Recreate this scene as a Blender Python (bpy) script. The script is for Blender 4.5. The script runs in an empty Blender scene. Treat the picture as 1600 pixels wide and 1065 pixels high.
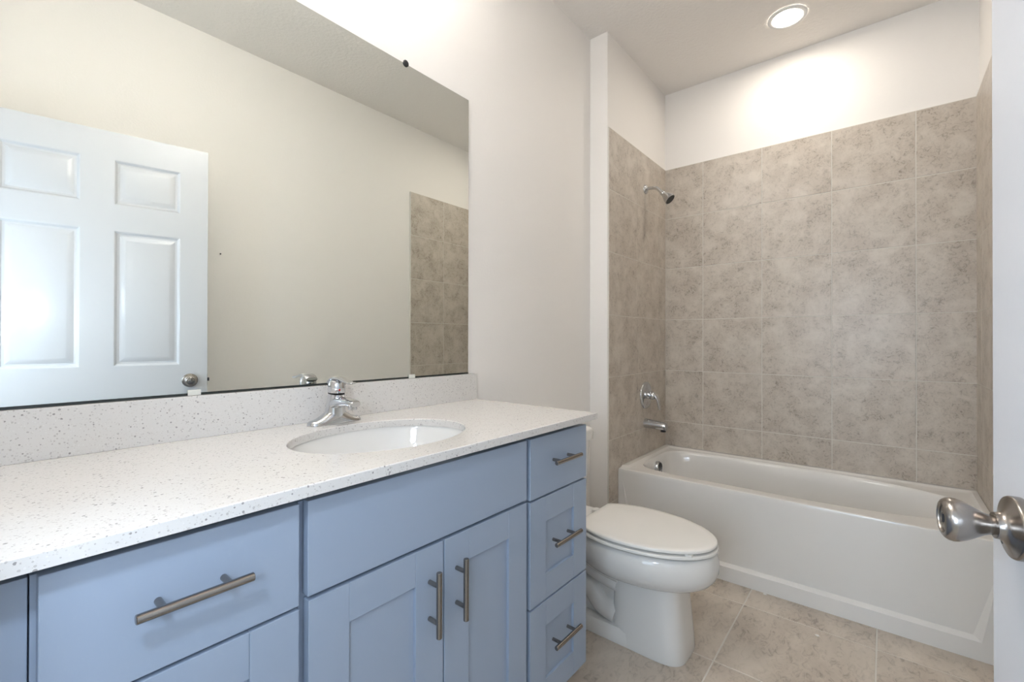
import bpy, bmesh, math, random
from mathutils import Vector, Matrix
random.seed(7)
SC = bpy.context.scene
COL = SC.collection
PI = math.pi

# ------------------------------------------------------------------ camera
cam_d = bpy.data.cameras.new('camera')
cam = bpy.data.objects.new('camera', cam_d); COL.objects.link(cam)
cam_d.sensor_fit = 'HORIZONTAL'; cam_d.sensor_width = 36.0
cam_d.lens = 708.41 / 1600 * 36.0
cam_d.shift_y = -4.21 / 1600
cam_d.clip_start = 0.02; cam_d.clip_end = 60
cam.matrix_world = (Matrix.Translation((1.248, 0.0, 1.135)) @ Matrix.Rotation(math.radians(39.4495), 4, 'Z')
                    @ Matrix.Rotation(math.radians(90.2474), 4, 'X') @ Matrix.Rotation(math.radians(0.104), 4, 'Z'))
SC.camera = cam

# ------------------------------------------------------------------ view, world, lamps
SC.view_settings.view_transform = 'Standard'
SC.view_settings.look = 'None'
SC.view_settings.exposure = 0.32
SC.view_settings.gamma = 1.0
SC.view_settings.use_curve_mapping = False
W = bpy.data.worlds.new('daylight'); SC.world = W; W.use_nodes = True
W.node_tree.nodes['Background'].inputs[0].default_value = (0.62, 0.78, 1.0, 1)
W.node_tree.nodes['Background'].inputs[1].default_value = 1.0

def area_lamp(name, loc, direction, sx, sy, power, colour, shape='RECTANGLE'):
    d = bpy.data.lights.new(name, 'AREA'); d.shape = shape; d.size = sx; d.size_y = sy
    d.energy = power; d.color = colour
    o = bpy.data.objects.new(name, d); COL.objects.link(o); o.location = loc
    o.rotation_euler = Vector(direction).to_track_quat('-Z', 'Y').to_euler()
    return o
CAN_POWER = 100.0        # radiance of the downlight lenses
CAN_COLOUR = (1.0, 0.925, 0.82)
# daylight coming in through the window of the room beyond the doorway
area_lamp('window_daylight', (0.9, -2.9, 1.45), (0.0, 1, 0.02), 1.7, 1.5, 38, (0.66, 0.83, 1.0))
# the photographer's strobe beside the camera (its soft shadows show behind the tap)
def flash(name, loc, power, radius):
    d = bpy.data.lights.new(name, 'POINT'); d.energy = power; d.color = (0.70, 0.83, 1.0); d.shadow_soft_size = radius
    o = bpy.data.objects.new(name, d); COL.objects.link(o); o.location = loc
flash('camera_strobe', (1.20, -.30, 1.22), 12.0, .11)
flash('side_strobe', (0.84, -0.012, 1.26), 5.5, .03)

# ------------------------------------------------------------------ materials
MATS = {}
def mat(name, col=(.8, .8, .8), rough=.5, metal=0.0, spec=.5, coat=0.0, emit=None, bump=None):
    m = bpy.data.materials.new(name); m.use_nodes = True
    nt = m.node_tree; b = nt.nodes['Principled BSDF']
    b.inputs['Base Color'].default_value = (*col, 1)
    b.inputs['Roughness'].default_value = rough
    b.inputs['Metallic'].default_value = metal
    b.inputs['Specular IOR Level'].default_value = spec
    b.inputs['Coat Weight'].default_value = coat
    b.inputs['Coat Roughness'].default_value = .05
    if emit:
        b.inputs['Emission Color'].default_value = (*emit[:3], 1)
        b.inputs['Emission Strength'].default_value = emit[3]
    if bump:
        sc_, strength, dist, detail = bump
        tc = nt.nodes.new('ShaderNodeTexCoord'); n = nt.nodes.new('ShaderNodeTexNoise')
        n.inputs['Scale'].default_value = sc_; n.inputs['Detail'].default_value = detail
        bp = nt.nodes.new('ShaderNodeBump'); bp.inputs['Strength'].default_value = strength
        bp.inputs['Distance'].default_value = dist
        nt.links.new(tc.outputs['Object'], n.inputs['Vector'])
        nt.links.new(n.outputs[0], bp.inputs['Height'])
        nt.links.new(bp.outputs[0], b.inputs['Normal'])
    MATS[name] = m
    return m
def lin(r, g, b):
    f = lambda c: (c / 255 / 12.92) if c / 255 <= .04045 else ((c / 255 + .055) / 1.055) ** 2.4
    return (f(r), f(g), f(b))

M_wall = mat('wall_paint', lin(241, 237, 232), .55, bump=(90, .12, .004, 3))
M_ceil = mat('ceiling_texture', lin(240, 235, 229), .8, bump=(60, .45, .006, 4))
M_cab = mat('cabinet_paint', lin(154, 168, 187), .36, bump=(25, .03, .002, 2))
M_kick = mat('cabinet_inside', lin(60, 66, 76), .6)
M_door = mat('door_paint', lin(206, 206, 208), .26, bump=(70, .04, .002, 3))
M_trim = mat('trim_paint', lin(235, 234, 232), .35)
M_porc = mat('porcelain', lin(232, 230, 226), .07, spec=.55)
M_seat = mat('seat_plastic', lin(238, 235, 229), .16)
M_tub = mat('tub_acrylic', lin(226, 223, 218), .12)
M_chrome = mat('chrome', (.62, .63, .65), .05, 1.0)
M_dark = mat('rubber_black', (.012, .012, .013), .45)
M_handle = mat('brushed_nickel', (.30, .275, .25), .21, 1.0)
M_knob = mat('satin_nickel', (.35, .32, .295), .24, 1.0)
M_mirror = mat('mirror_silver', (.82, .845, .81), .0, 1.0)
M_medge = mat('mirror_edge', (.02, .025, .022), .2)
M_clear = mat('clear_clip', (.72, .72, .66), .2)
M_red = mat('hot_dot', (.6, .02, .02), .3)
M_lens = mat('lamp_lens', (1, 1, 1), .5, emit=(*CAN_COLOUR, CAN_POWER))
M_globe = mat('glass_shade', (1, 1, 1), .3, emit=(1.0, .985, .965, 470))
M_shade = mat('opal_shade', (.82, .81, .79), .3, emit=(1.0, .985, .965, 31))
M_chip = mat('plaster', (.8, .79, .76), .8)
M_carpet = mat('hall_carpet', lin(196, 186, 172), .95, bump=(300, .5, .004, 3))
M_grout = mat('grout', lin(214, 210, 201), .85)
M_grey = mat('caulk', lin(176, 176, 172), .6)

def N(nt, typ, **kw):
    n = nt.nodes.new(typ)
    for k, v in kw.items(): setattr(n, k, v)
    return n
def tile_material(name, dark, mid, light, scale, stretch, rough, bumpd):
    m = mat(name, mid, rough); nt = m.node_tree; b = nt.nodes['Principled BSDF']; L = nt.links.new
    tc = N(nt, 'ShaderNodeTexCoord'); at = N(nt, 'ShaderNodeAttribute', attribute_name='tile_id')
    mul = N(nt, 'ShaderNodeVectorMath', operation='MULTIPLY_ADD')
    L(at.outputs['Color'], mul.inputs[0]); mul.inputs[1].default_value = (37, 53, 71)
    L(tc.outputs['Object'], mul.inputs[2])
    mp = N(nt, 'ShaderNodeMapping'); mp.inputs['Scale'].default_value = stretch
    mp.inputs['Rotation'].default_value = (.3, .35, .45)
    L(mul.outputs[0], mp.inputs['Vector'])
    n1 = N(nt, 'ShaderNodeTexNoise'); n1.inputs['Scale'].default_value = scale; n1.inputs['Detail'].default_value = 9
    n1.inputs['Roughness'].default_value = .62; n1.inputs['Distortion'].default_value = .35
    n2 = N(nt, 'ShaderNodeTexNoise'); n2.inputs['Scale'].default_value = scale * 5.5; n2.inputs['Detail'].default_value = 6
    n2.inputs['Roughness'].default_value = .7; n2.inputs['Distortion'].default_value = 1.2
    for n in (n1, n2): L(mp.outputs[0], n.inputs['Vector'])
    r1 = N(nt, 'ShaderNodeValToRGB'); r1.color_ramp.elements[0].position = .36; r1.color_ramp.elements[1].position = .66
    r1.color_ramp.elements[0].color = (*mid, 1); r1.color_ramp.elements[1].color = (*light, 1)
    r2 = N(nt, 'ShaderNodeValToRGB'); r2.color_ramp.elements[0].position = .50; r2.color_ramp.elements[1].position = .71
    r2.color_ramp.elements[0].color = (0, 0, 0, 1); r2.color_ramp.elements[1].color = (1, 1, 1, 1)
    L(n1.outputs[0], r1.inputs[0]); L(n2.outputs[0], r2.inputs[0])
    # dark flecks gather where the big cloud is low
    r3 = N(nt, 'ShaderNodeValToRGB'); r3.color_ramp.elements[0].position = .40; r3.color_ramp.elements[1].position = .60
    r3.color_ramp.elements[0].color = (1, 1, 1, 1); r3.color_ramp.elements[1].color = (.25, .25, .25, 1)
    L(n1.outputs[0], r3.inputs[0])
    mm = N(nt, 'ShaderNodeMath', operation='MULTIPLY'); L(r2.outputs[0], mm.inputs[0]); L(r3.outputs[0], mm.inputs[1])
    mx = N(nt, 'ShaderNodeMix', data_type='RGBA'); L(mm.outputs[0], mx.inputs[0]); L(r1.outputs[0], mx.inputs[6])
    mx.inputs[7].default_value = (*dark, 1)
    L(mx.outputs[2], b.inputs['Base Color'])
    bp = N(nt, 'ShaderNodeBump'); bp.inputs['Strength'].default_value = .25; bp.inputs['Distance'].default_value = bumpd
    L(n2.outputs[0], bp.inputs['Height']); L(bp.outputs[0], b.inputs['Normal'])
    return m
M_tile = tile_material('wall_tile', lin(126, 115, 102), lin(184, 173, 160), lin(206, 197, 185), 10, (1, 1, 1), .34, .0012)
M_ftile = tile_material('floor_tile', lin(130, 119, 106), lin(184, 172, 158), lin(206, 195, 181), 7, (1, .55, 1), .38, .0015)

def quartz_material():
    m = mat('quartz', lin(218, 215, 211), .14); nt = m.node_tree; b = nt.nodes['Principled BSDF']; L = nt.links.new
    tc = N(nt, 'ShaderNodeTexCoord')
    base = None
    def flecks(scale, thr, size, rotz):
        mp = N(nt, 'ShaderNodeMapping'); mp.inputs['Rotation'].default_value = (.2, .4, rotz)
        v = N(nt, 'ShaderNodeTexVoronoi'); v.inputs['Scale'].default_value = scale
        L(tc.outputs['Object'], mp.inputs[0]); L(mp.outputs[0], v.inputs['Vector'])
        sx = N(nt, 'ShaderNodeSeparateColor'); L(v.outputs['Color'], sx.inputs[0])
        a = N(nt, 'ShaderNodeMath', operation='LESS_THAN'); a.inputs[1].default_value = thr; L(sx.outputs[0], a.inputs[0])
        szm = N(nt, 'ShaderNodeMath', operation='MULTIPLY'); L(sx.outputs[1], szm.inputs[0]); szm.inputs[1].default_value = size
        c = N(nt, 'ShaderNodeMath', operation='LESS_THAN'); L(v.outputs['Distance'], c.inputs[0]); L(szm.outputs[0], c.inputs[1])
        e = N(nt, 'ShaderNodeMath', operation='MULTIPLY'); L(a.outputs[0], e.inputs[0]); L(c.outputs[0], e.inputs[1])
        return e
    prev = lin(218, 215, 211)
    src = None
    for sc_, thr, size, rz, col, amt in ((420, .35, .55, .1, lin(200, 194, 188), .55), (300, .22, .62, .7, lin(172, 166, 162), .6),
                                         (230, .085, .5, 1.3, lin(118, 112, 110), .7), (330, .16, .5, 2.1, lin(250, 248, 245), .2)):
        f = flecks(sc_, thr, size, rz)
        k = N(nt, 'ShaderNodeMath', operation='MULTIPLY'); L(f.outputs[0], k.inputs[0]); k.inputs[1].default_value = amt
        mx = N(nt, 'ShaderNodeMix', data_type='RGBA'); L(k.outputs[0], mx.inputs[0])
        if src is None: mx.inputs[6].default_value = (*prev, 1)
        else: L(src, mx.inputs[6])
        mx.inputs[7].default_value = (*col, 1); src = mx.outputs[2]
    L(src, b.inputs['Base Color'])
    return m
M_quartz = quartz_material()

def brushed(m, scale):     # fine turning marks around the local z axis of a lathe part
    nt = m.node_tree; b = nt.nodes['Principled BSDF']; L = nt.links.new
    b.inputs['Anisotropic'].default_value = .4
brushed(M_knob, 1); brushed(M_handle, 1)

# ------------------------------------------------------------------ mesh helpers
def box(bm, x0, x1, y0, y1, z0, z1, mi=0):
    v = [bm.verts.new((x, y, z)) for x in (x0, x1) for y in (y0, y1) for z in (z0, z1)]
    for q in ((0, 1, 3, 2), (4, 6, 7, 5), (0, 4, 5, 1), (2, 3, 7, 6), (0, 2, 6, 4), (1, 5, 7, 3)):
        f = bm.faces.new([v[i] for i in q]); f.material_index = mi
def loft(bm, loops, cap0=True, cap1=True, mi=0, closed=True):
    rings = [[bm.verts.new(p) for p in lp] for lp in loops]
    n = len(rings[0])
    for a, b in zip(rings, rings[1:]):
        for i in range(n if closed else n - 1):
            j = (i + 1) % n
            f = bm.faces.new((a[i], a[j], b[j], b[i])); f.material_index = mi
    if cap0: bm.faces.new(rings[0][::-1]).material_index = mi
    if cap1: bm.faces.new(rings[-1]).material_index = mi
    return rings
def frame(d):
    d = Vector(d).normalized()
    a = Vector((0, 0, 1)) if abs(d.z) < .9 else Vector((1, 0, 0))
    u = d.cross(a).normalized(); v = d.cross(u).normalized()
    return u, v
def lathe(bm, prof, o, axis, segs=32, mi=0, cap0=True, cap1=True):
    o = Vector(o); ax = Vector(axis).normalized(); u, v = frame(ax)
    loops = []
    for r, h in prof:
        r = max(r, 1e-5)
        loops.append([o + ax * h + (u * math.cos(2 * PI * i / segs) + v * math.sin(2 * PI * i / segs)) * r for i in range(segs)])
    return loft(bm, loops, cap0, cap1, mi)
def tube(bm, pts, radii, segs=16, mi=0, flat=1.0):
    pts = [Vector(p) for p in pts]
    if not hasattr(radii, '__len__'): radii = [radii] * len(pts)
    loops = []; u = None
    for i, p in enumerate(pts):
        d = (pts[min(i + 1, len(pts) - 1)] - pts[max(i - 1, 0)]).normalized()
        if u is None: u, v = frame(d)
        u = (u - d * u.dot(d)).normalized(); v = d.cross(u)
        loops.append([p + (u * math.cos(2 * PI * k / segs) + v * math.sin(2 * PI * k / segs) * flat) * radii[i] for k in range(segs)])
    loft(bm, loops, True, True, mi)
def curve_pts(ctrl, n=24):
    """Catmull-Rom through ctrl points (any dimension)"""
    P = [Vector(c) for c in ctrl]; P = [P[0] * 2 - P[1]] + P + [P[-1] * 2 - P[-2]]
    out = []; m = len(P) - 3
    for i in range(n + 1):
        t = i / n * m; k = min(int(t), m - 1); t -= k
        a, b, c, d = P[k:k + 4]
        out.append(.5 * ((2 * b) + (c - a) * t + (2 * a - 5 * b + 4 * c - d) * t * t + (3 * b - a - 3 * c + d) * t ** 3))
    return out

def obj(name, bm, mats, parent=None, origin=(0, 0, 0), smooth=40, bevel=0, bseg=2, subsurf=0, label=None):
    if not isinstance(mats, (list, tuple)): mats = [mats]
    bmesh.ops.recalc_face_normals(bm, faces=bm.faces)
    bmesh.ops.translate(bm, verts=bm.verts, vec=-Vector(origin))
    me = bpy.data.meshes.new(name); bm.to_mesh(me); bm.free()
    for m in mats: me.materials.append(m)
    o = bpy.data.objects.new(name, me); COL.objects.link(o)
    if parent is not None: o.parent = parent
    else: o.location = origin
    if smooth:
        for p in me.polygons: p.use_smooth = True
        me.set_sharp_from_angle(angle=math.radians(smooth))
    if bevel:
        b = o.modifiers.new('bevel', 'BEVEL'); b.width = bevel; b.segments = bseg; b.limit_method = 'ANGLE'; b.angle_limit = math.radians(35)
        b.harden_normals = True
    if subsurf:
        s = o.modifiers.new('sub', 'SUBSURF'); s.levels = s.render_levels = subsurf
    if label: o['label'] = label
    return o
def thing(name, loc, label, cat, group=None, rotz=0):
    o = bpy.data.objects.new(name, None); COL.objects.link(o); o.empty_display_size = .05
    o.location = loc; o.rotation_euler = (0, 0, rotz)
    o['label'] = label; o['category'] = cat
    if group: o['group'] = group
    return o
def tag(o, label, cat, group=None):
    o['label'] = label; o['category'] = cat
    if group: o['group'] = group
    return o
def struct(o): o['kind'] = 'structure'; return o
def copy_tree(o, parent=None):
    c = o.copy(); COL.objects.link(c)
    if parent is not None: c.parent = parent
    for ch in list(o.children): copy_tree(ch, c)
    return c

# ------------------------------------------------------------------ room constants
XR, YB, YN, ZC = 1.590, 3.0135, -0.05, 2.787
YA, XA = 2.190, 0.112            # alcove side wall: starts at YA, tiled face at XA
WT = .115                        # wall thickness
TT = .008                        # tile thickness
ROW = [.2645, .601, .938, 1.272, 1.610, 1.945, 2.276]     # tile courses
DX0, DX1, DZ = .690, 1.512, 2.06  # doorway

# ---- floor
bm = bmesh.new(); box(bm, -.12, XR + .12, YN - WT, YB + .12, -.06, -.0015)
floor = struct(obj('floor', bm, M_grout, smooth=0))

def tiles(name, parent, us, vs, place, m_tile, gap=.0036, th=.006, ch=.0013, cut=None):
    """one mesh of bevelled tiles; place(u, v, w) -> point, w outwards; every tile gets its own pattern offset"""
    bm = bmesh.new(); cl = bm.loops.layers.float_color.new('tile_id')
    for a in range(len(us) - 1):
        for b in range(len(vs) - 1):
            g = gap / 2
            u0, u1, v0, v1 = us[a] + g, us[a + 1] - g, vs[b] + g, vs[b + 1] - g
            if u1 - u0 < .004 or v1 - v0 < .004: continue
            rnd = (random.random(), random.random(), random.random(), 1)
            L0 = [bm.verts.new(place(*p, 0)) for p in ((u0, v0), (u1, v0), (u1, v1), (u0, v1))]
            L1 = [bm.verts.new(place(*p, th - ch)) for p in ((u0, v0), (u1, v0), (u1, v1), (u0, v1))]
            L2 = [bm.verts.new(place(*p, th)) for p in ((u0 + ch, v0 + ch), (u1 - ch, v0 + ch), (u1 - ch, v1 - ch), (u0 + ch, v1 - ch))]
            fs = []
            for A, B in ((L0, L1), (L1, L2)):
                for i in range(4): fs.append(bm.faces.new((A[i], A[(i + 1) % 4], B[(i + 1) % 4], B[i])))
            fs.append(bm.faces.new(L2)); fs.append(bm.faces.new(L0[::-1]))
            for f in fs:
                for l in f.loops: l[cl] = rnd
    o = obj(name, bm, m_tile, parent, smooth=30)
    return o
fx = [0, .330, .776, 1.222, XR]
fy = [YN, .353, .801, 1.252, 1.701, 2.147, 2.40]
tiles('floor_tiles', floor, fx, fy, lambda u, v, w: (u, v, -.0065 + w), M_ftile, gap=.005, th=.0065, ch=.001)

# ---- ceiling
bm = bmesh.new(); box(bm, -.12, XR + .12, YN - WT, YB + .12, ZC, ZC + .1)
struct(obj('ceiling', bm, M_ceil, smooth=0))

# ---- left wall: mirror wall plus the furred-out alcove side
bm = bmesh.new()
pl = [(-WT, YN), (0, YN), (0, YA), (XA - TT, YA), (XA - TT, YB), (-WT, YB)]
loft(bm, [[(x, y, -.05) for x, y in pl], [(x, y, ZC) for x, y in pl]])
wl = struct(obj('wall_left', bm, M_wall, smooth=0))
bm = bmesh.new(); box(bm, XA - TT, XA - .0012, YA + .003, YB, 0, 2.276)
gl = obj('tile_grout', bm, M_grout, wl, smooth=0)
tiles('tile_cladding', wl, [2.193, 2.545, 2.871, YB - TT], [0] + ROW, lambda u, v, w: (XA - TT + .0022 + w, u, v), M_tile)
# ---- back wall
bm = bmesh.new(); box(bm, -WT, XR + WT, YB, YB + WT, -.05, ZC)
wb = struct(obj('wall_back', bm, M_wall, smooth=0))
bm = bmesh.new(); box(bm, XA - TT, XR, YB - .0112, YB, .36, 2.276)
obj('tile_grout', bm, M_grout, wb, smooth=0)
tiles('tile_cladding', wb, [XA, .352, .687, 1.025, 1.367, XR - TT], [.38] + ROW[1:], lambda u, v, w: (u, YB - .0064 - w, v), M_tile)
# ---- right wall
bm = bmesh.new(); box(bm, XR, XR + WT, YN - WT, YB, -.05, ZC)
wr = struct(obj('wall_right', bm, M_wall, smooth=0))
bm = bmesh.new(); box(bm, XR - .0112, XR, 2.190, YB, 0, 2.276)
obj('tile_grout', bm, M_grout, wr, smooth=0)
tiles('tile_cladding', wr, [2.193, 2.530, 2.867, YB - TT], [0] + ROW, lambda u, v, w: (XR - .0064 - w, u, v), M_tile)
# ---- front wall with the doorway the camera stands in
bm = bmesh.new()
box(bm, -WT, DX0, YN - WT, YN, -.05, ZC); box(bm, DX1, XR, YN - WT, YN, -.05, ZC); box(bm, DX0, DX1, YN - WT, YN, DZ, ZC)
wf = struct(obj('wall_front', bm, M_wall, smooth=0))
bm = bmesh.new()
for s in (0, 1):
    y0, y1 = ((YN, YN + .014), (YN - WT - .014, YN - WT))[s]
    box(bm, DX0 - .058, DX0 + .004, y0, y1, 0, DZ + .06)
    box(bm, DX1 - .004, DX1 + .058, y0, y1, 0, DZ + .06)
    box(bm, DX0 + .004, DX1 - .004, y0, y1, DZ - .004, DZ + .06)
struct(obj('trim_1', bm, M_trim, smooth=0, bevel=.003))
# ---- baseboards
def baseboard(name, segs):
    bm = bmesh.new()
    for (x0, x1, y0, y1) in segs: box(bm, x0, x1, y0, y1, 0, .082)
    struct(obj(name, bm, M_trim, smooth=0, bevel=.004))
baseboard('baseboard_left', [(0, .012, 1.27, YA), (.012, XA - TT, YA - .012, YA)])
baseboard('baseboard_right', [(XR - .012, XR, YN + .02, 2.188)])

# ---- the room beyond the doorway (behind the camera): daylight comes in through its window
HX0, HX1, HY = -.9, 2.6, -3.1
bm = bmesh.new(); box(bm, HX0 - .1, HX1 + .1, HY - .1, YN - WT, -.06, 0); struct(obj('floor_hall', bm, M_carpet, smooth=0))
bm = bmesh.new(); box(bm, HX0 - .1, HX1 + .1, HY - .1, YN - WT, ZC, ZC + .1); struct(obj('ceiling_hall', bm, M_ceil, smooth=0))
bm = bmesh.new(); box(bm, HX0 - .1, HX0, HY, YN - WT, 0, ZC); struct(obj('wall_hall_left', bm, M_wall, smooth=0))
bm = bmesh.new(); box(bm, HX1, HX1 + .1, HY, YN - WT, 0, ZC); struct(obj('wall_hall_right', bm, M_wall, smooth=0))
bm = bmesh.new()
box(bm, HX0 - .1, -.05, HY - .1, HY, 0, ZC); box(bm, 1.85, HX1 + .1, HY - .1, HY, 0, ZC)
box(bm, -.05, 1.85, HY - .1, HY, 0, .65); box(bm, -.05, 1.85, HY - .1, HY, 2.25, ZC)
struct(obj('wall_hall_back', bm, M_wall, smooth=0))
bm = bmesh.new()
box(bm, HX0 - .1, -WT, YN - WT, YN - .001, 0, ZC); box(bm, XR + WT, HX1 + .1, YN - WT, YN - .001, 0, ZC)
struct(obj('wall_hall_front', bm, M_wall, smooth=0))
bm = bmesh.new()
for a, b, c, d in ((-.05, -.01, .65, 2.25), (1.81, 1.85, .65, 2.25), (-.01, 1.81, .65, .69), (-.01, 1.81, 2.21, 2.25), (.88, .92, .69, 2.21), (-.01, .88, 1.43, 1.47), (.92, 1.81, 1.43, 1.47)):
    box(bm, a, b, HY - .07, HY - .02, c, d)
struct(obj('window_1', bm, M_trim, smooth=0))

# ------------------------------------------------------------------ door, standing open on the right
DW, DH, DT = .806, 2.045, .035
E0 = Vector((1.346, .772)); dd = Vector((-.1887, .982))
door_ang = math.atan2(dd.y, dd.x)          # local +x runs hinge -> free edge; local +y is the side facing the room
door = bpy.data.objects.new('door_1', None); COL.objects.link(door); struct(door); door.empty_display_size = .05
hinge = E0 - dd * DW
door.location = (hinge.x, hinge.y, 0); door.rotation_euler = (0, 0, door_ang)
def door_slab():
    bm = bmesh.new()
    xs = [0, .110, .348, .458, .696, DW]          # from the hinge: stile, panel, mullion, panel, stile
    zs = [.012, .235, .800, 1.015, 1.620, 1.735, 1.935, DH + .012]
    ox = DW - .806
    for side in (0, 1):
        y = 0 if side == 0 else -DT
        sg = 1 if side == 0 else -1
        for i in range(5):
            for k in range(7):
                x0, x1, z0, z1 = xs[i], xs[i + 1], zs[k], zs[k + 1]
                panel = i in (1, 3) and k in (1, 3, 5)
                if not panel:
                    bm.faces.new([bm.verts.new(p) for p in ((x0, y, z0), (x1, y, z0), (x1, y, z1), (x0, y, z1))])
                    continue
                prof = [(0, 0), (.003, -.0012), (.011, -.0100), (.015, -.0108), (.019, -.0108), (.039, -.0028), (.0425, -.0022)]
                rings = []
                for ins, dep in prof:
                    rings.append([(x0 + ins, y + sg * dep, z0 + ins), (x1 - ins, y + sg * dep, z0 + ins), (x1 - ins, y + sg * dep, z1 - ins), (x0 + ins, y + sg * dep, z1 - ins)])
                loft(bm, rings, False, True)
    a, b = zs[0], zs[-1]
    for q in (((0, 0, a), (0, -DT, a), (0, -DT, b), (0, 0, b)), ((DW, 0, a), (DW, -DT, a), (DW, -DT, b), (DW, 0, b)),
              ((0, 0, a), (DW, 0, a), (DW, -DT, a), (0, -DT, a)), ((0, 0, b), (DW, 0, b), (DW, -DT, b), (0, -DT, b))):
        bm.faces.new([bm.verts.new(p) for p in q])
    bmesh.ops.remove_doubles(bm, verts=bm.verts, dist=.0002)
    return bm
obj('door_slab', door_slab(), M_door, door, smooth=20)
KX, KZ = DW - .070, .9395
def knob(side):
    sg = 1 if side == 0 else -1; y0 = 0 if side == 0 else -DT
    ax = (0, sg, 0); o = (KX, y0, KZ)
    bm = bmesh.new()
    lathe(bm, [(.0308, 0), (.0320, .0008), (.0322, .002), (.0322, .0085), (.0314, .0102), (.0295, .0108), (.024, .0122), (.0185, .0142), (.0150, .0168), (.0138, .0195), (.0134, .0225), (.0126, .0230)], o, ax, 56)
    r = obj('rosette', bm, M_knob, door, smooth=50)
    bm = bmesh.new()
    lathe(bm, [(.0098, .020), (.0098, .0238), (.0102, .0242), (.0106, .0275), (.0122, .0315), (.0148, .0360), (.0178, .0410), (.0205, .0462), (.0224, .0515), (.0230, .0560), (.0223, .0597), (.0205, .0625), (.0180, .0642), (.0155, .0646), (.0147, .0638), (.0143, .0628)], o, ax, 56)
    k = obj('door_knob', bm, M_knob, r, smooth=50)
    bm = bmesh.new()
    lathe(bm, [(.0142, .0622), (.0135, .0630), (.006, .0633), (.0055, .0626), (.002, .0624)], o, ax, 32)
    obj('knob_face', bm, M_handle, r, smooth=50)
    bm = bmesh.new()
    box(bm, KX - .0012, KX + .0012, min(y0 + sg * .0622, y0 + sg * .0640), max(y0 + sg * .0622, y0 + sg * .0640), KZ - .0045, KZ + .0045)
    obj('privacy_slot', bm, M_dark, r)
    bm = bmesh.new(); lathe(bm, [(.0028, 0), (.0028, .0009)], (KX + .011, y0 + sg * .0120, KZ - .019), ax, 14)
    obj('screw_hole', bm, M_dark, r)
    return r
knob(0); knob(1)
bm = bmesh.new(); box(bm, DW - .001, DW + .0012, -.030, -.005, KZ - .028, KZ + .028); lp = obj('latch_plate', bm, M_knob, door)
bm = bmesh.new(); box(bm, DW + .0012, DW + .010, -.024, -.011, KZ - .008, KZ + .008); obj('latch_bolt', bm, M_dark, lp, bevel=.001)
for z in (.22, 1.03, 1.82):
    bm = bmesh.new(); lathe(bm, [(.006, z - .045), (.006, z + .045)], (-.004, -DT - .004, 0), (0, 0, 1), 16)
    h_ = obj('hinge', bm, M_knob, door, smooth=40)
    bm = bmesh.new(); box(bm, -.0015, 0, -DT + .002, -.004, z - .045, z + .045); obj('hinge_leaf', bm, M_knob, h_)

# ------------------------------------------------------------------ vanity
XF = .515            # face of the fronts
FT = .019
ZK = .106            # underside of the fronts' box
ZCT = .907; CT = .0195
def slab(bm, y0, y1, z0, z1): box(bm, XF - FT, XF, y0, y1, z0, z1)
def shaker_bm(y0, y1, z0, z1, st=.074, rl=.070):
    bm = bmesh.new()
    box(bm, XF - FT, XF, y0, y0 + st, z0, z1); box(bm, XF - FT, XF, y1 - st, y1, z0, z1)
    for a, b in ((z0, z0 + rl), (z1 - rl, z1)): box(bm, XF - FT, XF - .0004, y0 + st, y1 - st, a, b)
    box(bm, XF - FT, XF - .0075, y0 + st - .001, y1 - st + .001, z0 + rl - .001, z1 - rl + .001)
    return bm
def handle(parent, origin, y, z, vertical=False, label=None):
    bm = bmesh.new(); hx = XF + .0305; d = Vector((0, 0, 1)) if vertical else Vector((0, 1, 0))
    c = Vector((hx, y, z)); hl, r = .067, .0061
    lathe(bm, [(r * .86, -hl), (r, -hl + .001), (r, hl - .001), (r * .86, hl)], c, d, 20)
    for s in (-1, 1):
        p = Vector((XF - .0005, y, z)) + d * (.038 * s)
        lathe(bm, [(.0047, 0), (.0047, .029)], p, (1, 0, 0), 16)
    return obj('bar_handle', bm, M_handle, parent, origin, smooth=40, label=label)
def carcass(y0, y1, zt):
    bm = bmesh.new(); t = .016; xb = XF - FT - .001
    box(bm, .004, xb - .018, y0, y0 + t, .10, zt); box(bm, .004, xb - .018, y1 - t, y1, .10, zt)
    box(bm, .004, xb - .018, y0 + t, y1 - t, .10, .10 + t); box(bm, .004, .012, y0 + t, y1 - t, .10 + t, zt)
    return bm
def face_frame(y0, y1, zt):
    bm = bmesh.new(); xb = XF - FT - .001
    box(bm, xb - .018, xb, y0 + .0004, y1 - .0004, .10, .866)
    return bm
def kick(y0, y1):
    bm = bmesh.new(); box(bm, .03, .43, y0 + .002, y1 - .002, 0, .0998)
    return bm
ZTOP = ZCT - CT - .001
def drawer_cabinet():
    y0, y1 = .0505, .3555; org = Vector((.25, (y0 + y1) / 2, 0))
    t = thing('drawer_cabinet', org, 'narrow blue-grey three-drawer vanity cabinet nearest the camera, under the left end of the counter', 'cabinet', 'narrow drawer cabinets of the vanity')
    obj('cabinet_body', carcass(y0, y1, ZTOP), M_cab, t, org, smooth=0)
    obj('face_frame', face_frame(y0, y1, ZTOP), M_cab, t, org, smooth=0)
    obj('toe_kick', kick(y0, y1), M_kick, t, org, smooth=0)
    a, b = y0 + .0055, y1 - .0055; yc = (a + b) / 2
    bm = bmesh.new(); slab(bm, a, b, .7040, .8690)
    d = obj('drawer_front', bm, M_cab, t, org, smooth=0, bevel=.0016, label='flat slab drawer front'); handle(d, org, yc, .7945)
    d = obj('drawer_front', shaker_bm(a, b, .4125, .6985), M_cab, t, org, smooth=0, bevel=.0012); handle(d, org, yc, .567)
    d = obj('drawer_front', shaker_bm(a, b, .1190, .4070), M_cab, t, org, smooth=0, bevel=.0012); handle(d, org, yc, .283)
    return t
dc = drawer_cabinet()
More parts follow.
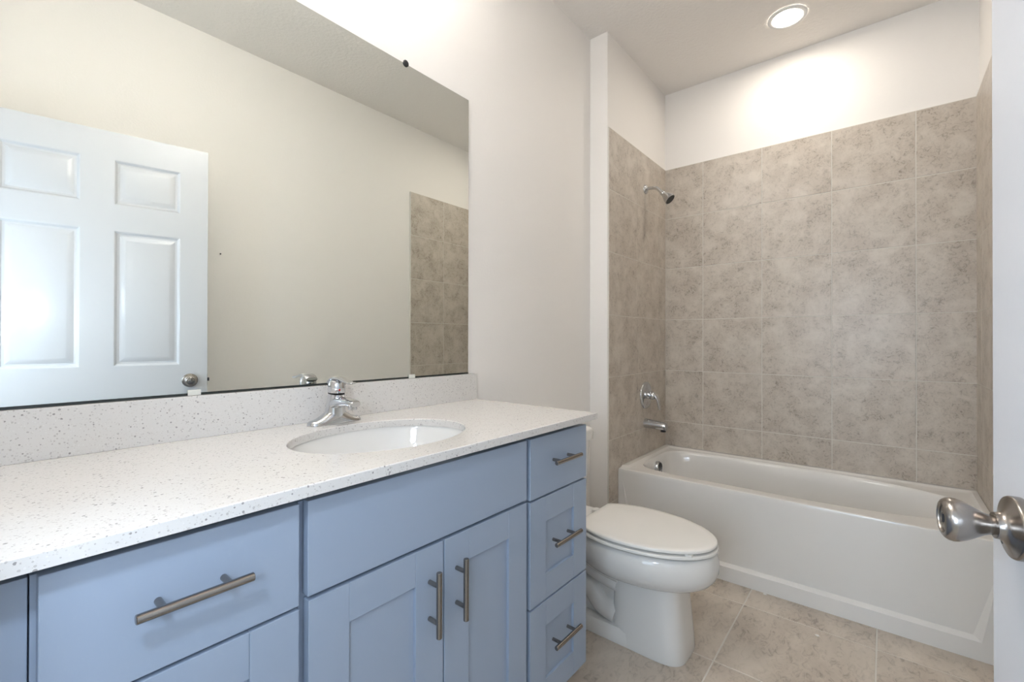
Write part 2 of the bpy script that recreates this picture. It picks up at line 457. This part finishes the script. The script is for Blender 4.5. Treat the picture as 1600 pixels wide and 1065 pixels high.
dc2 = copy_tree(dc); dc2.location.y += .913
dc2['label'] = 'narrow blue-grey three-drawer vanity cabinet beside the toilet, under the right end of the counter'
y0, y1 = .3560, .9630; org = Vector((.25, .66, 0))
t = thing('sink_cabinet', org, 'wide blue-grey two-door cabinet with plain false front, under the sink', 'cabinet')
obj('cabinet_body', carcass(y0, y1, ZTOP), M_cab, t, org, smooth=0)
obj('face_frame', face_frame(y0, y1, ZTOP), M_cab, t, org, smooth=0)
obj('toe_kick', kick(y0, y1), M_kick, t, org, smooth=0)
bm = bmesh.new(); slab(bm, .364, .954, .7120, .8695); obj('false_front', bm, M_cab, t, org, smooth=0, bevel=.0016)
d = obj('cabinet_door', shaker_bm(.3655, .6605, .119, .7050), M_cab, t, org, smooth=0, bevel=.0012); handle(d, org, .622, .594, True)
d = obj('cabinet_door', shaker_bm(.6640, .954, .119, .7050), M_cab, t, org, smooth=0, bevel=.0012); handle(d, org, .699, .594, True)
bm = bmesh.new(); box(bm, .02, XF - FT - .003, YN + .0005, .0495, .10, .864); box(bm, .03, .43, YN + .0005, .0495, 0, .10)
tag(obj('filler_panel', bm, M_cab, smooth=0, bevel=.001), 'plain blue-grey filler panel at the left end of the vanity, beside the first drawer cabinet', 'panel')

# ---- worktop with an oval cut-out, upstand behind
SCX, SCY, SAX, SAY = .300, .660, .168, .222
def polar_angles(cx, cy, rect, n=96):
    x0, x1, y0, y1 = rect
    A = [2 * PI * i / n for i in range(n)]
    for x in (x0, x1):
        for y in (y0, y1): A.append(math.atan2(y - cy, x - cx) % (2 * PI))
    return sorted(set(round(a, 7) for a in A))
def rect_r(a, cx, cy, rect):
    x0, x1, y0, y1 = rect; c, s = math.cos(a), math.sin(a)
    rx = ((x1 - cx) / c if c > 0 else (x0 - cx) / c) if abs(c) > 1e-9 else 1e9
    ry = ((y1 - cy) / s if s > 0 else (y0 - cy) / s) if abs(s) > 1e-9 else 1e9
    return min(rx, ry)
def se_r(a, ax, bx, ay, by, n):
    """polar radius of a superellipse with its own half axes on each side; n may be (left, right)"""
    c, s = math.cos(a), math.sin(a)
    A = bx if c > 0 else ax; B = by if s > 0 else ay
    k = n if not isinstance(n, tuple) else (n[1] if c > 0 else n[0])
    return (abs(c / A) ** k + abs(s / B) ** k) ** (-1 / k)
CR = (.0005, .547, YN + .0005, 1.278)
ang = polar_angles(SCX, SCY, CR)
bm = bmesh.new()
def lp(f, z): return [(SCX + f(a) * math.cos(a), SCY + f(a) * math.sin(a), z) for a in ang]
fo = lambda i: (lambda a: rect_r(a, SCX, SCY, (CR[0] + i, CR[1] - i, CR[2] + i, CR[3] - i)))
fi = lambda i: (lambda a: se_r(a, SAX + i, SAX + i, SAY + i, SAY + i, 2))
loft(bm, [lp(fo(0), ZCT - CT), lp(fo(0), ZCT - .0016), lp(fo(.0016), ZCT), lp(fi(.0015), ZCT), lp(fi(0), ZCT - .0015), lp(fi(0), ZCT - CT), lp(fo(0), ZCT - CT)], False, False)
bmesh.ops.remove_doubles(bm, verts=bm.verts, dist=1e-5)
ct = tag(obj('countertop', bm, M_quartz, smooth=12), 'speckled white quartz vanity countertop with an oval sink cut-out', 'countertop')
bm = bmesh.new(); box(bm, .0008, .0205, YN + .0008, 1.2775, ZCT, 1.0055)
obj('backsplash', bm, M_quartz, ct, smooth=0, bevel=.0012)

# ---- undermount sink
bm = bmesh.new(); n = 72
def ell(k, z, ex=0): return [(SCX + .006 * (1 - k) + (SAX * k + ex) * math.cos(2 * PI * i / n), SCY + (SAY * k + ex) * math.sin(2 * PI * i / n), z) for i in range(n)]
zb = ZCT - CT - .0005
loft(bm, [ell(1, zb - .012, .022), ell(1, zb, .022), ell(1, zb, .004), ell(1, zb - .006, .002), ell(.99, zb - .03), ell(.95, zb - .065), ell(.86, zb - .10), ell(.70, zb - .125), ell(.48, zb - .139), ell(.25, zb - .145), ell(.12, zb - .148),
          ell(.12, zb - .158), ell(.28, zb - .155), ell(.52, zb - .149), ell(.74, zb - .135), ell(.9, zb - .108), ell(.985, zb - .07), ell(1, zb - .03, .010), ell(1, zb - .012, .022)], False, False)
bmesh.ops.remove_doubles(bm, verts=bm.verts, dist=1e-5)
sk = tag(obj('sink', bm, M_porc, None, (SCX, SCY, zb), smooth=60), 'white oval undermount sink basin set in the quartz countertop', 'sink')
bm = bmesh.new(); lathe(bm, [(.0255, -.157), (.0255, -.1465), (.024, -.1455), (.018, -.147), (.004, -.148)], (SCX + .005, SCY, zb), (0, 0, 1), 32)
obj('drain', bm, M_chrome, sk, (SCX, SCY, zb), smooth=50)

# ---- single-lever faucet
FX, FY, FZ = .078, .655, ZCT
org = Vector((FX, FY, FZ))
t = thing('faucet', org, 'chrome single-lever faucet standing behind the sink', 'faucet')
bm = bmesh.new()
# deck body: a wide foot whose ends sweep up into the column
sec = []
for i in range(41):
    s = -1 + 2 * i / 40                          # along y
    y = FY + s * .0765
    a_ = abs(s)
    w = (.0265 - .0085 * a_ ** 1.5) * (1 - max(0, (a_ - .80) / .2) ** 2.2) ** .5 if a_ < 1 else .002
    h = .0135 + .043 * max(0, 1 - a_ / .80) ** 1.55
    if a_ > .80: h *= (1 - ((a_ - .80) / .2) ** 2.2) ** .5 if a_ < 1 else .05
    w = max(w, .002); h = max(h, .002)
    sec.append([(FX + w * math.copysign(abs(math.cos(PI * k / 18)) ** .8, math.cos(PI * k / 18)), y, FZ + .0005 + h * math.sin(PI * k / 18) ** .7) for k in range(19)])
loft(bm, sec, True, True)
obj('base', bm, M_chrome, t, org, smooth=70)
bm = bmesh.new()
rings = []
for z, cx, ax_, ay_ in ((.003, .000, .0262, .034), (.012, .000, .0258, .0325), (.026, .001, .0250, .0290), (.042, .002, .0240, .0258), (.058, .004, .0230, .0238), (.072, .006, .0222, .0228), (.082, .008, .0216, .0222)):
    rings.append([(FX + cx + ax_ * math.cos(2 * PI * i / 40), FY + ay_ * math.sin(2 * PI * i / 40), FZ + z - 2.0 * z * ax_ * math.cos(2 * PI * i / 40)) for i in range(40)])
loft(bm, rings)
obj('column', bm, M_chrome, t, org, smooth=60)
bm = bmesh.new()
sp = curve_pts([(-.002, .050), (.022, .0575), (.052, .0625), (.080, .0625), (.104, .0595)], 18)
rings = []
for i, p in enumerate(sp):
    f = i / 18; q = sp[min(i + 1, 18)] - sp[max(i - 1, 0)]; q = q.normalized(); nx, nz = -q.y, q.x
    wy = .0235 * (1 - f) + .0158 * f; wz = .0190 * (1 - f) ** 1.6 + .0082 * (1 - (1 - f) ** 1.6)
    if i == 18: wy *= .86; wz *= .80
    cs = lambda a: math.copysign(abs(math.cos(a)) ** .6, math.cos(a))
    rings.append([(FX + p.x + nx * wz * math.sin(2 * PI * k / 28), FY + wy * cs(2 * PI * k / 28), FZ + p.y + nz * wz * math.sin(2 * PI * k / 28)) for k in range(28)])
loft(bm, rings)
spo = obj('spout', bm, M_chrome, t, org, smooth=50)
bm = bmesh.new(); lathe(bm, [(.0115, 0), (.0118, .004), (.0112, .012)], (FX + .088, FY, FZ + .0455), (.06, 0, 1), 28)
obj('aerator', bm, M_chrome, spo, org, smooth=50)
bm = bmesh.new()
# cap of the lever: a tilted dome, then a blade reaching forwards
cap_o = Vector((FX + .008, FY, FZ + .0850)); cap_ax = Vector((.05, 0, 1)).normalized()
lathe(bm, [(.0222, 0), (.0228, .002), (.0228, .016), (.0220, .025), (.0195, .0315), (.0135, .0355), (.006, .037), (.001, .0372)], cap_o, cap_ax, 40)
bl = curve_pts([(-.014, .1120), (.006, .1225), (.030, .1240), (.055, .1185), (.080, .1140), (.094, .1145)], 20)
rings = []
for i, p in enumerate(bl):
    f = i / 20; wy = (.0175 + .004 * math.sin(PI * min(f * 2.2, 1))) * (1 - f) + .0095 * f; wz = .0065 * (1 - f) + .0032 * f
    if i == 20: wy *= .7; wz *= .5
    rings.append([(FX + p.x, FY + wy * math.cos(2 * PI * k / 20), FZ + p.y + wz * math.sin(2 * PI * k / 20)) for k in range(20)])
loft(bm, rings)
lev = obj('lever_handle', bm, M_chrome, t, org, smooth=50)
bm = bmesh.new(); lathe(bm, [(.0222, -.0016), (.0222, 0)], cap_o, cap_ax, 40); obj('seal_ring', bm, M_dark, t, org)
bm = bmesh.new(); lathe(bm, [(.0026, 0), (.0026, .0012)], (FX + .0300, FY - .004, FZ + .0925), (1, -.15, 0), 12); obj('hot_mark', bm, M_red, lev, org, label='small red hot-water dot')

# ---- mirror
MZ0, MZ1, MY1 = 1.0115, 2.0617, 1.243
bm = bmesh.new()
box(bm, .0012, .0062, YN + .002, MY1, MZ0, MZ1)
bmesh.ops.recalc_face_normals(bm, faces=bm.faces)
for f in bm.faces: f.material_index = 0 if f.normal.x > .9 else 1
mir = tag(obj('mirror', bm, [M_mirror, M_medge], None, (0, .66, MZ0), smooth=0), 'large frameless wall mirror above the vanity backsplash', 'mirror')
bm = bmesh.new(); box(bm, .0010, .0075, YN + .002, MY1, 1.0060, 1.0112); obj('mirror_base_strip', bm, M_medge, mir, (0, .66, MZ0), smooth=0)  # dark strip added to draw the dark line along the mirror's bottom edge
bm = bmesh.new(); lathe(bm, [(.011, .0064), (.011, .0085), (.0095, .0096), (.003, .0098)], (0, .945, MZ1 + .0015), (1, 0, 0), 24)
obj('mirror_clip', bm, M_dark, mir, (0, .66, MZ0), smooth=50, label='black clip on the top edge')
for y in (.345, .972):
    bm = bmesh.new(); box(bm, .0078, .0105, y - .013, y + .013, 1.0060, 1.0185)
    obj('mirror_clip', bm, M_clear, mir, (0, .66, MZ0), bevel=.001, label='clear plastic clip on the bottom edge')

# ------------------------------------------------------------------ toilet
TY = 1.672
org = Vector((.42, TY, 0))
toilet = thing('toilet', org, 'white two-piece toilet with closed lid between vanity and bathtub', 'toilet')
def egg(z, cx, af, ab, w, nf=2.0, nb=2.0, n=64, clampx=None, wy=None):
    out = []
    for i in range(n):
        a = 2 * PI * i / n; c, s = math.cos(a), math.sin(a); k = nf if c > 0 else nb
        x = cx + (af if c > 0 else ab) * math.copysign(abs(c) ** (2 / k), c)
        y = TY + w * math.copysign(abs(s) ** (2 / k), s)
        if clampx is not None: x = max(x, clampx)
        out.append((x, y, z))
    return out
bm = bmesh.new()
loft(bm, [egg(.386, .50, .270, .20, .165), egg(.3885, .50, .279, .22, .173), egg(.386, .50, .287, .235, .180), egg(.378, .50, .293, .242, .186), egg(.362, .50, .299, .248, .1905), egg(.340, .50, .301, .25, .192), egg(.318, .50, .299, .25, .190),
          egg(.298, .50, .291, .245, .183), egg(.280, .50, .277, .235, .171), egg(.266, .50, .258, .22, .155), egg(.257, .50, .236, .20, .138), egg(.2535, .50, .210, .18, .12), egg(.2545, .50, .17, .16, .09)])
# deck that carries the tank
rr = lambda z, x0, x1, w, k=6: [((x0 + x1) / 2 + (x1 - x0) / 2 * math.copysign(abs(math.cos(2 * PI * i / 48)) ** (2 / k), math.cos(2 * PI * i / 48)), TY + w * math.copysign(abs(math.sin(2 * PI * i / 48)) ** (2 / k), math.sin(2 * PI * i / 48)), z) for i in range(48)]
loft(bm, [rr(.30, .05, .40, .085), rr(.34, .035, .42, .12), rr(.375, .03, .42, .135), rr(.388, .034, .41, .132)])
# pedestal: squarish front column
loft(bm, [rr(.0005, .432, .706, .1065, 3.9), rr(.006, .430, .7075, .108, 3.9), rr(.06, .430, .703, .1065, 3.9), rr(.13, .432, .696, .1045, 3.9), (rr(.20, .434, .689, .103, 3.9)), rr(.262, .434, .686, .104, 3.9)])
# foot and trapway behind it
loft(bm, [rr(.0005, .16, .57, .1065, 8), rr(.006, .158, .57, .108, 8), rr(.050, .160, .57, .1062, 8), rr(.058, .164, .57, .101, 8)])
loft(bm, [rr(.05, .19, .47, .060, 8), rr(.31, .12, .47, .075, 8)])
for s in (-1, 1):
    tube(bm, [(p.x, TY + s * .055, p.y) for p in curve_pts([(.235, .03), (.245, .10), (.285, .150), (.340, .150), (.385, .105), (.45, .085)], 20)], .044, 20)
    tube(bm, [(p.x, TY + s * .070, p.y) for p in curve_pts([(.18, .292), (.27, .262), (.36, .225), (.46, .205)], 14)], .030, 16)
    tube(bm, [(p.x, TY + s * .082, p.y) for p in curve_pts([(.20, .335), (.30, .290), (.40, .258), (.47, .248)], 14)], .030, 16)
obj('bowl', bm, M_porc, toilet, org, smooth=50)
bm = bmesh.new()
sg = lambda z, i, e=0: egg(z, .50, .298 - i, .262 - i, .1915 - i, 2.0, 2.0, 96, .318 + i)
def plate(bm, z0, z1, r, dome=0):
    L = [sg(z0, r), sg(z0 + .0008, r * .4), sg(z0 + .002, 0), sg(z1 - r, 0), sg(z1 - r * .3, r * .3), sg(z1, r)]
    if dome:
        for k in (.02, .05, .09, .13, .16): L.append([(x, y, z1 + dome * (1 - ((.17 - k) / .16) ** 2) ** 1) for x, y, _ in sg(0, r + k)])
    loft(bm, L)
plate(bm, .3950, .4068, .004)
for a in (-.9, .9):
    box(bm, .50 + .26 * math.cos(a) - .006, .50 + .26 * math.cos(a) + .006, TY + .165 * math.sin(a) - .006, TY + .165 * math.sin(a) + .006, .3885, .3952)
obj('seat', bm, M_seat, toilet, org, smooth=50)
bm = bmesh.new()
sg0 = sg
sg = lambda z, i, e=0: egg(z, .50, .294 - i, .258 - i, .1880 - i, 2.0, 2.0, 96, .312 + i)
plate(bm, .4132, .4258, .005, .003)
for y, x in ((-.105, .735), (.105, .735)):
    box(bm, x - .012, x + .012, TY + y - .008, TY + y + .008, .4068, .4134)
obj('lid', bm, M_seat, toilet, org, smooth=50)
bm = bmesh.new()
for s in (-1, 1):
    bm = bmesh.new(); box(bm, .272, .318, TY + s * .07 - .018, TY + s * .07 + .018, .3885, .412)
    obj('hinge', bm, M_seat, toilet, org, bevel=.006, bseg=3)
bm = bmesh.new()
loft(bm, [rr(.390, .030, .175, .170, 7), rr(.40, .024, .182, .180, 7), rr(.52, .018, .190, .196, 7), rr(.676, .014, .196, .206, 7)])
obj('tank', bm, M_porc, toilet, org, smooth=50)
bm = bmesh.new()
loft(bm, [rr(.6765, .012, .199, .209, 8), rr(.680, .009, .205, .215, 8), rr(.708, .008, .208, .2185, 8), rr(.722, .009, .206, .216, 8), rr(.731, .013, .199, .209, 8), rr(.735, .024, .186, .196, 8)])
obj('tank_lid', bm, M_porc, toilet, org, smooth=50)
bm = bmesh.new(); lathe(bm, [(.013, 0), (.013, .006), (.009, .009), (.009, .016)], (.1935, TY - .15, .635), (1, 0, 0), 20)
tube(bm, [(.207, TY - .15, .635), (.212, TY - .12, .633), (.213, TY - .085, .628)], [.007, .0065, .005], 12)
obj('flush_lever', bm, M_chrome, toilet, org, smooth=50)

# ------------------------------------------------------------------ bathtub
bx0, bx1, by0, by1, zr = XA + .0012, XR - .0135, 2.302, YB - .0135, .434
bcx, bcy = .85, 2.655
org = Vector((bcx, bcy, 0))
BR = (bx0, bx1, by0, by1)
angs = set(polar_angles(bcx, bcy, BR, 160))
for i in (.006, .04, .052):
    angs |= set(polar_angles(bcx, bcy, (bx0 + i, bx1 - i, by0, by1 - i), 1))
for i in (.028, .044):
    angs |= set(polar_angles(bcx, bcy, (bx0, bx1, by0 + i, by1), 1))
angs = sorted(angs)
bm = bmesh.new()
def loop(f, zf):
    out = []
    for a in angs:
        r = f(a); x, y = bcx + r * math.cos(a), bcy + r * math.sin(a)
        out.append((x, y, zf(x, y) if callable(zf) else zf))
    return out
def R(l, f, b, r): return lambda a: rect_r(a, bcx, bcy, (bx0 + l, bx1 - r, by0 + f, by1 - b))
def S(x0, x1, y0, y1, n): return lambda a: se_r(a, bcx - x0, x1 - bcx, bcy - y0, y1 - bcy, n)
def bead(h): return lambda x, y: zr + h * max(0.0, min(1.0, (y - by0 - .026) / .016))
loops = [loop(R(0, .0, 0, 0), zr - .020), loop(R(0, .0, 0, 0), lambda x, y: zr - .006 + (.010 if y > by0 + .03 else 0)), loop(R(.001, .0018, .001, .001), lambda x, y: zr - .0018 + (.009 if y > by0 + .03 else 0)), loop(R(.003, .006, .003, .003), bead(.008)),
         loop(R(.034, .013, .030, .022), bead(.008)), loop(R(.046, .018, .040, .032), bead(.001)), loop(R(.050, .022, .044, .036), zr),
         loop(S(.174, 1.545, 2.374, 2.944, (6, 2.5)), zr - .001), loop(S(.179, 1.539, 2.381, 2.938, (6, 2.5)), zr - .006), loop(S(.183, 1.533, 2.388, 2.932, (6, 2.5)), zr - .016),
         loop(S(.187, 1.513, 2.396, 2.925, (6, 2.5)), zr - .06), loop(S(.200, 1.44, 2.410, 2.914, (6, 2.6)), zr - .16), loop(S(.245, 1.36, 2.425, 2.905, (4.5, 2.8)), zr - .26),
         loop(S(.275, 1.30, 2.445, 2.885, (4, 3)), zr - .315), loop(S(.34, 1.22, 2.50, 2.83, (3.5, 3)), zr - .335), loop(S(.55, 1.0, 2.6, 2.72, (3, 3)), zr - .340)]
loft(bm, loops, False, True)
# apron with its tapering recessed panel
dr = .016
pts = {'A': (bx0, by0, 0), 'B': (bx1, by0, 0), 'C': (bx1, by0, zr - .02), 'D': (bx0, by0, zr - .02),
       'a': (.185, by0, .066), 'b': (1.512, by0, .066), 'c': (1.562, by0, .37), 'd': (.140, by0, .37),
       'a2': (.205, by0 + dr, .080), 'b2': (1.492, by0 + dr, .080)}
V = {k: bm.verts.new(v) for k, v in pts.items()}
for q in ('A B b a', 'B C c b', 'C D d c', 'D A a d', 'a b b2 a2', 'b c b2', 'd a a2', 'a2 b2 c d'):
    bm.faces.new([V[k] for k in q.split()])
box(bm, bx0 + .001, bx1 - .001, by0 + .03, by0 + .05, 0, .05)
bmesh.ops.remove_doubles(bm, verts=bm.verts, dist=1e-5)
tub = obj('bathtub', bm, M_tub, None, org, smooth=28, bevel=.004, bseg=3)
tag(tub, 'white alcove bathtub with recessed apron under the grey tiled walls', 'bathtub')
bm = bmesh.new()
ov = Vector((.186, 2.662, .371)); oax = Vector((1, 0, .12))
lathe(bm, [(.038, -.006), (.039, .006), (.038, .018), (.035, .023), (.032, .024), (.031, .0215), (.004, .0215)], ov, oax, 36)
oc = obj('overflow_cover', bm, M_chrome, tub, org, smooth=45)
bm = bmesh.new()
for k in range(-3, 4):
    w = math.sqrt(max(.030 ** 2 - (k * .0085) ** 2, 0))
    box(bm, ov.x + .020, ov.x + .0235, ov.y - w, ov.y + w, ov.z + .002 + k * .0085 - .0025, ov.z + .002 + k * .0085 + .0025)
obj('overflow_slots', bm, M_dark, oc, org)
bm = bmesh.new(); lathe(bm, [(.034, -.002), (.034, .002), (.028, .003), (.010, .003), (.010, .010), (.002, .011)], (.42, 2.66, zr - .338), (0, 0, 1), 32)
obj('drain', bm, M_chrome, tub, org, smooth=45)

# ---- bath fittings on the tiled left wall
FYT = 2.667; xw = XA
org = Vector((xw, FYT, .628))
t = thing('tub_spout', org, 'chrome tub spout low on the left tiled wall above the bathtub rim', 'spout')
bm = bmesh.new()
prof = curve_pts([(0, .031), (.02, .0305), (.07, .0285), (.115, .0265), (.132, .024)], 16)
rings = []
for i, p in enumerate(prof):
    r = p.y; zc = .628 - .010 * (p.x / .13) ** 1.6
    rings.append([(xw + p.x, FYT + r * math.cos(2 * PI * k / 28), zc + (r if math.sin(2 * PI * k / 28) > 0 else r * .86) * math.sin(2 * PI * k / 28)) for k in range(28)])
loft(bm, rings)
obj('spout_body', bm, M_chrome, t, org, smooth=45, bevel=.002)
bm = bmesh.new(); lathe(bm, [(.0155, 0), (.0155, .012), (.013, .013)], (xw + .112, FYT, .590), (0, 0, 1), 24); obj('outlet', bm, M_dark, t, org)
org = Vector((xw, 2.672, .800))
t = thing('shower_valve', org, 'chrome shower valve with round plate and lever on the left tiled wall', 'valve')
bm = bmesh.new(); lathe(bm, [(.083, 0), (.084, .003), (.081, .008), (.070, .0125), (.045, .016), (.030, .018), (.026, .022)], org, (1, 0, 0), 56); obj('escutcheon', bm, M_chrome, t, org, smooth=50)
bm = bmesh.new()
lathe(bm, [(.022, .018), (.0215, .030), (.024, .034), (.026, .046), (.024, .056), (.018, .061), (.006, .063)], org, (1, 0, 0), 36)
bl = curve_pts([(.046, .010), (.066, -.002), (.079, -.028), (.084, -.058), (.090, -.082)], 18)
rings = []
for i, p in enumerate(bl):
    f = i / 18; q = (bl[min(i + 1, 18)] - bl[max(i - 1, 0)]).normalized(); wy = .021 * (1 - f) + .010 * f; wt = .011 * (1 - f) + .0045 * f
    rings.append([(xw + p.x - q.y * wt * math.sin(2 * PI * k / 20), org.y + wy * math.cos(2 * PI * k / 20), org.z + p.y + q.x * wt * math.sin(2 * PI * k / 20)) for k in range(20)])
loft(bm, rings)
obj('lever_handle', bm, M_chrome, t, org, smooth=50)
org = Vector((xw, FYT, 2.062))
t = thing('shower', org, 'chrome shower head on a short bent arm high on the left tiled wall', 'shower')
bm = bmesh.new(); lathe(bm, [(.029, 0), (.029, .003), (.024, .009), (.014, .014), (.011, .015)], org, (1, 0, 0), 36); obj('flange', bm, M_chrome, t, org, smooth=50)
arm = curve_pts([(0, .0), (.035, .001), (.068, -.006), (.092, -.026), (.106, -.043)], 20)
bm = bmesh.new(); tube(bm, [(xw + p.x, FYT, org.z + p.y) for p in arm], .0105, 20); obj('shower_arm', bm, M_chrome, t, org, smooth=60)
bm = bmesh.new(); ho = Vector((xw + .103, FYT, org.z - .039)); hax = Vector((.70, 0, -.72)).normalized()
lathe(bm, [(.013, 0), (.0145, .003), (.0145, .012), (.013, .015), (.0165, .024), (.024, .040), (.031, .058), (.0335, .068), (.0335, .072), (.031, .0735)], ho, hax, 40)
hd = obj('shower_head', bm, M_chrome, t, org, smooth=45)
bm = bmesh.new(); lathe(bm, [(.0305, .0725), (.0300, .0745), (.002, .0745)], ho, hax, 36); obj('spray_plate', bm, M_dark, hd, org, label='black spray plate')

# ------------------------------------------------------------------ recessed ceiling lights
def downlight(x, y, label):
    org = Vector((x, y, ZC)); t = thing('ceiling_light', org, label, 'ceiling light')
    bm = bmesh.new(); lathe(bm, [(.088, -.0005), (.088, -.004), (.084, -.007), (.074, -.0085), (.0665, -.0075), (.064, -.004)], org, (0, 0, 1), 56, cap0=False, cap1=False)
    obj('trim_ring', bm, M_trim, t, org, smooth=50)
    bm = bmesh.new(); lathe(bm, [(.0645, -.0035), (.001, -.0036)], org, (0, 0, 1), 56, cap0=False)
    obj('lens', bm, M_lens, t, org, smooth=0, label='glowing lens')
downlight(.865, 2.672, 'round white recessed ceiling light glowing above the bathtub')
# ---- vanity light bar on the wall above the mirror (just above the picture)
org = Vector((0, .60, 2.48))
t = thing('vanity_light', org, 'chrome vanity light bar with three up-facing white shades on the wall above the mirror', 'wall light')
bm = bmesh.new(); box(bm, .0008, .022, .36, .84, 2.445, 2.515); obj('wall_bar', bm, M_chrome, t, org, smooth=0, bevel=.004)
for y in (.42, .60, .78):
    bm = bmesh.new(); tube(bm, [(.02, y, 2.48), (.08, y, 2.48), (.160, y, 2.484), (.18, y, 2.5)], .008, 14)
    lathe(bm, [(.012, 2.492), (.026, 2.5), (.028, 2.518)], (.18, y, 0), (0, 0, 1), 24)
    a_ = obj('lamp_arm', bm, M_chrome, t, org)
    bm = bmesh.new(); lathe(bm, [(.020, 2.519), (.036, 2.526), (.052, 2.56), (.062, 2.61), (.064, 2.635), (.061, 2.635), (.058, 2.61), (.048, 2.565), (.030, 2.532), (.018, 2.526)], (.18, y, 0), (0, 0, 1), 32, cap0=False)
    sh_ = obj('glass_shade', bm, M_shade, a_, org, smooth=60)
for y in (.42, .60, .78):
    bm = bmesh.new(); lathe(bm, [(.012, 2.5265), (.014, 2.55), (.026, 2.57), (.030, 2.59), (.026, 2.61), (.012, 2.621), (.001, 2.623)], (.18, y, 0), (0, 0, 1), 28)
    obj('bulb', bm, M_globe, t, org, smooth=60)

# ------------------------------------------------------------------ small things
bm = bmesh.new(); lathe(bm, [(.0022, 0), (.0040, .0015), (.0040, .004), (.0015, .0055)], (XR, .905, 1.607), (-1, 0, 0), 16)
tag(obj('nail', bm, M_dark, None, (XR, .905, 1.607)), 'tiny dark nail head in the right wall, seen in the mirror', 'nail')
def crumb(x, y, r, label):
    bm = bmesh.new(); bmesh.ops.create_icosphere(bm, subdivisions=2, radius=r)
    for v in bm.verts: v.co = Vector((v.co.x * random.uniform(.8, 1.5), v.co.y * random.uniform(.7, 1.2), (v.co.z + r) * .4)) + Vector((x, y, 0))
    tag(obj('plaster_crumb', bm, M_chip, None, (x, y, 0)), label, 'debris', 'plaster crumbs on the floor')
crumb(.832, 2.289, .007, 'small white plaster crumb against the foot of the tub apron')
crumb(1.045, 2.098, .006, 'tiny white plaster crumb in the middle of a floor tile')
crumb(.360, 1.445, .009, 'pale plaster crumb on the floor between vanity and toilet base')
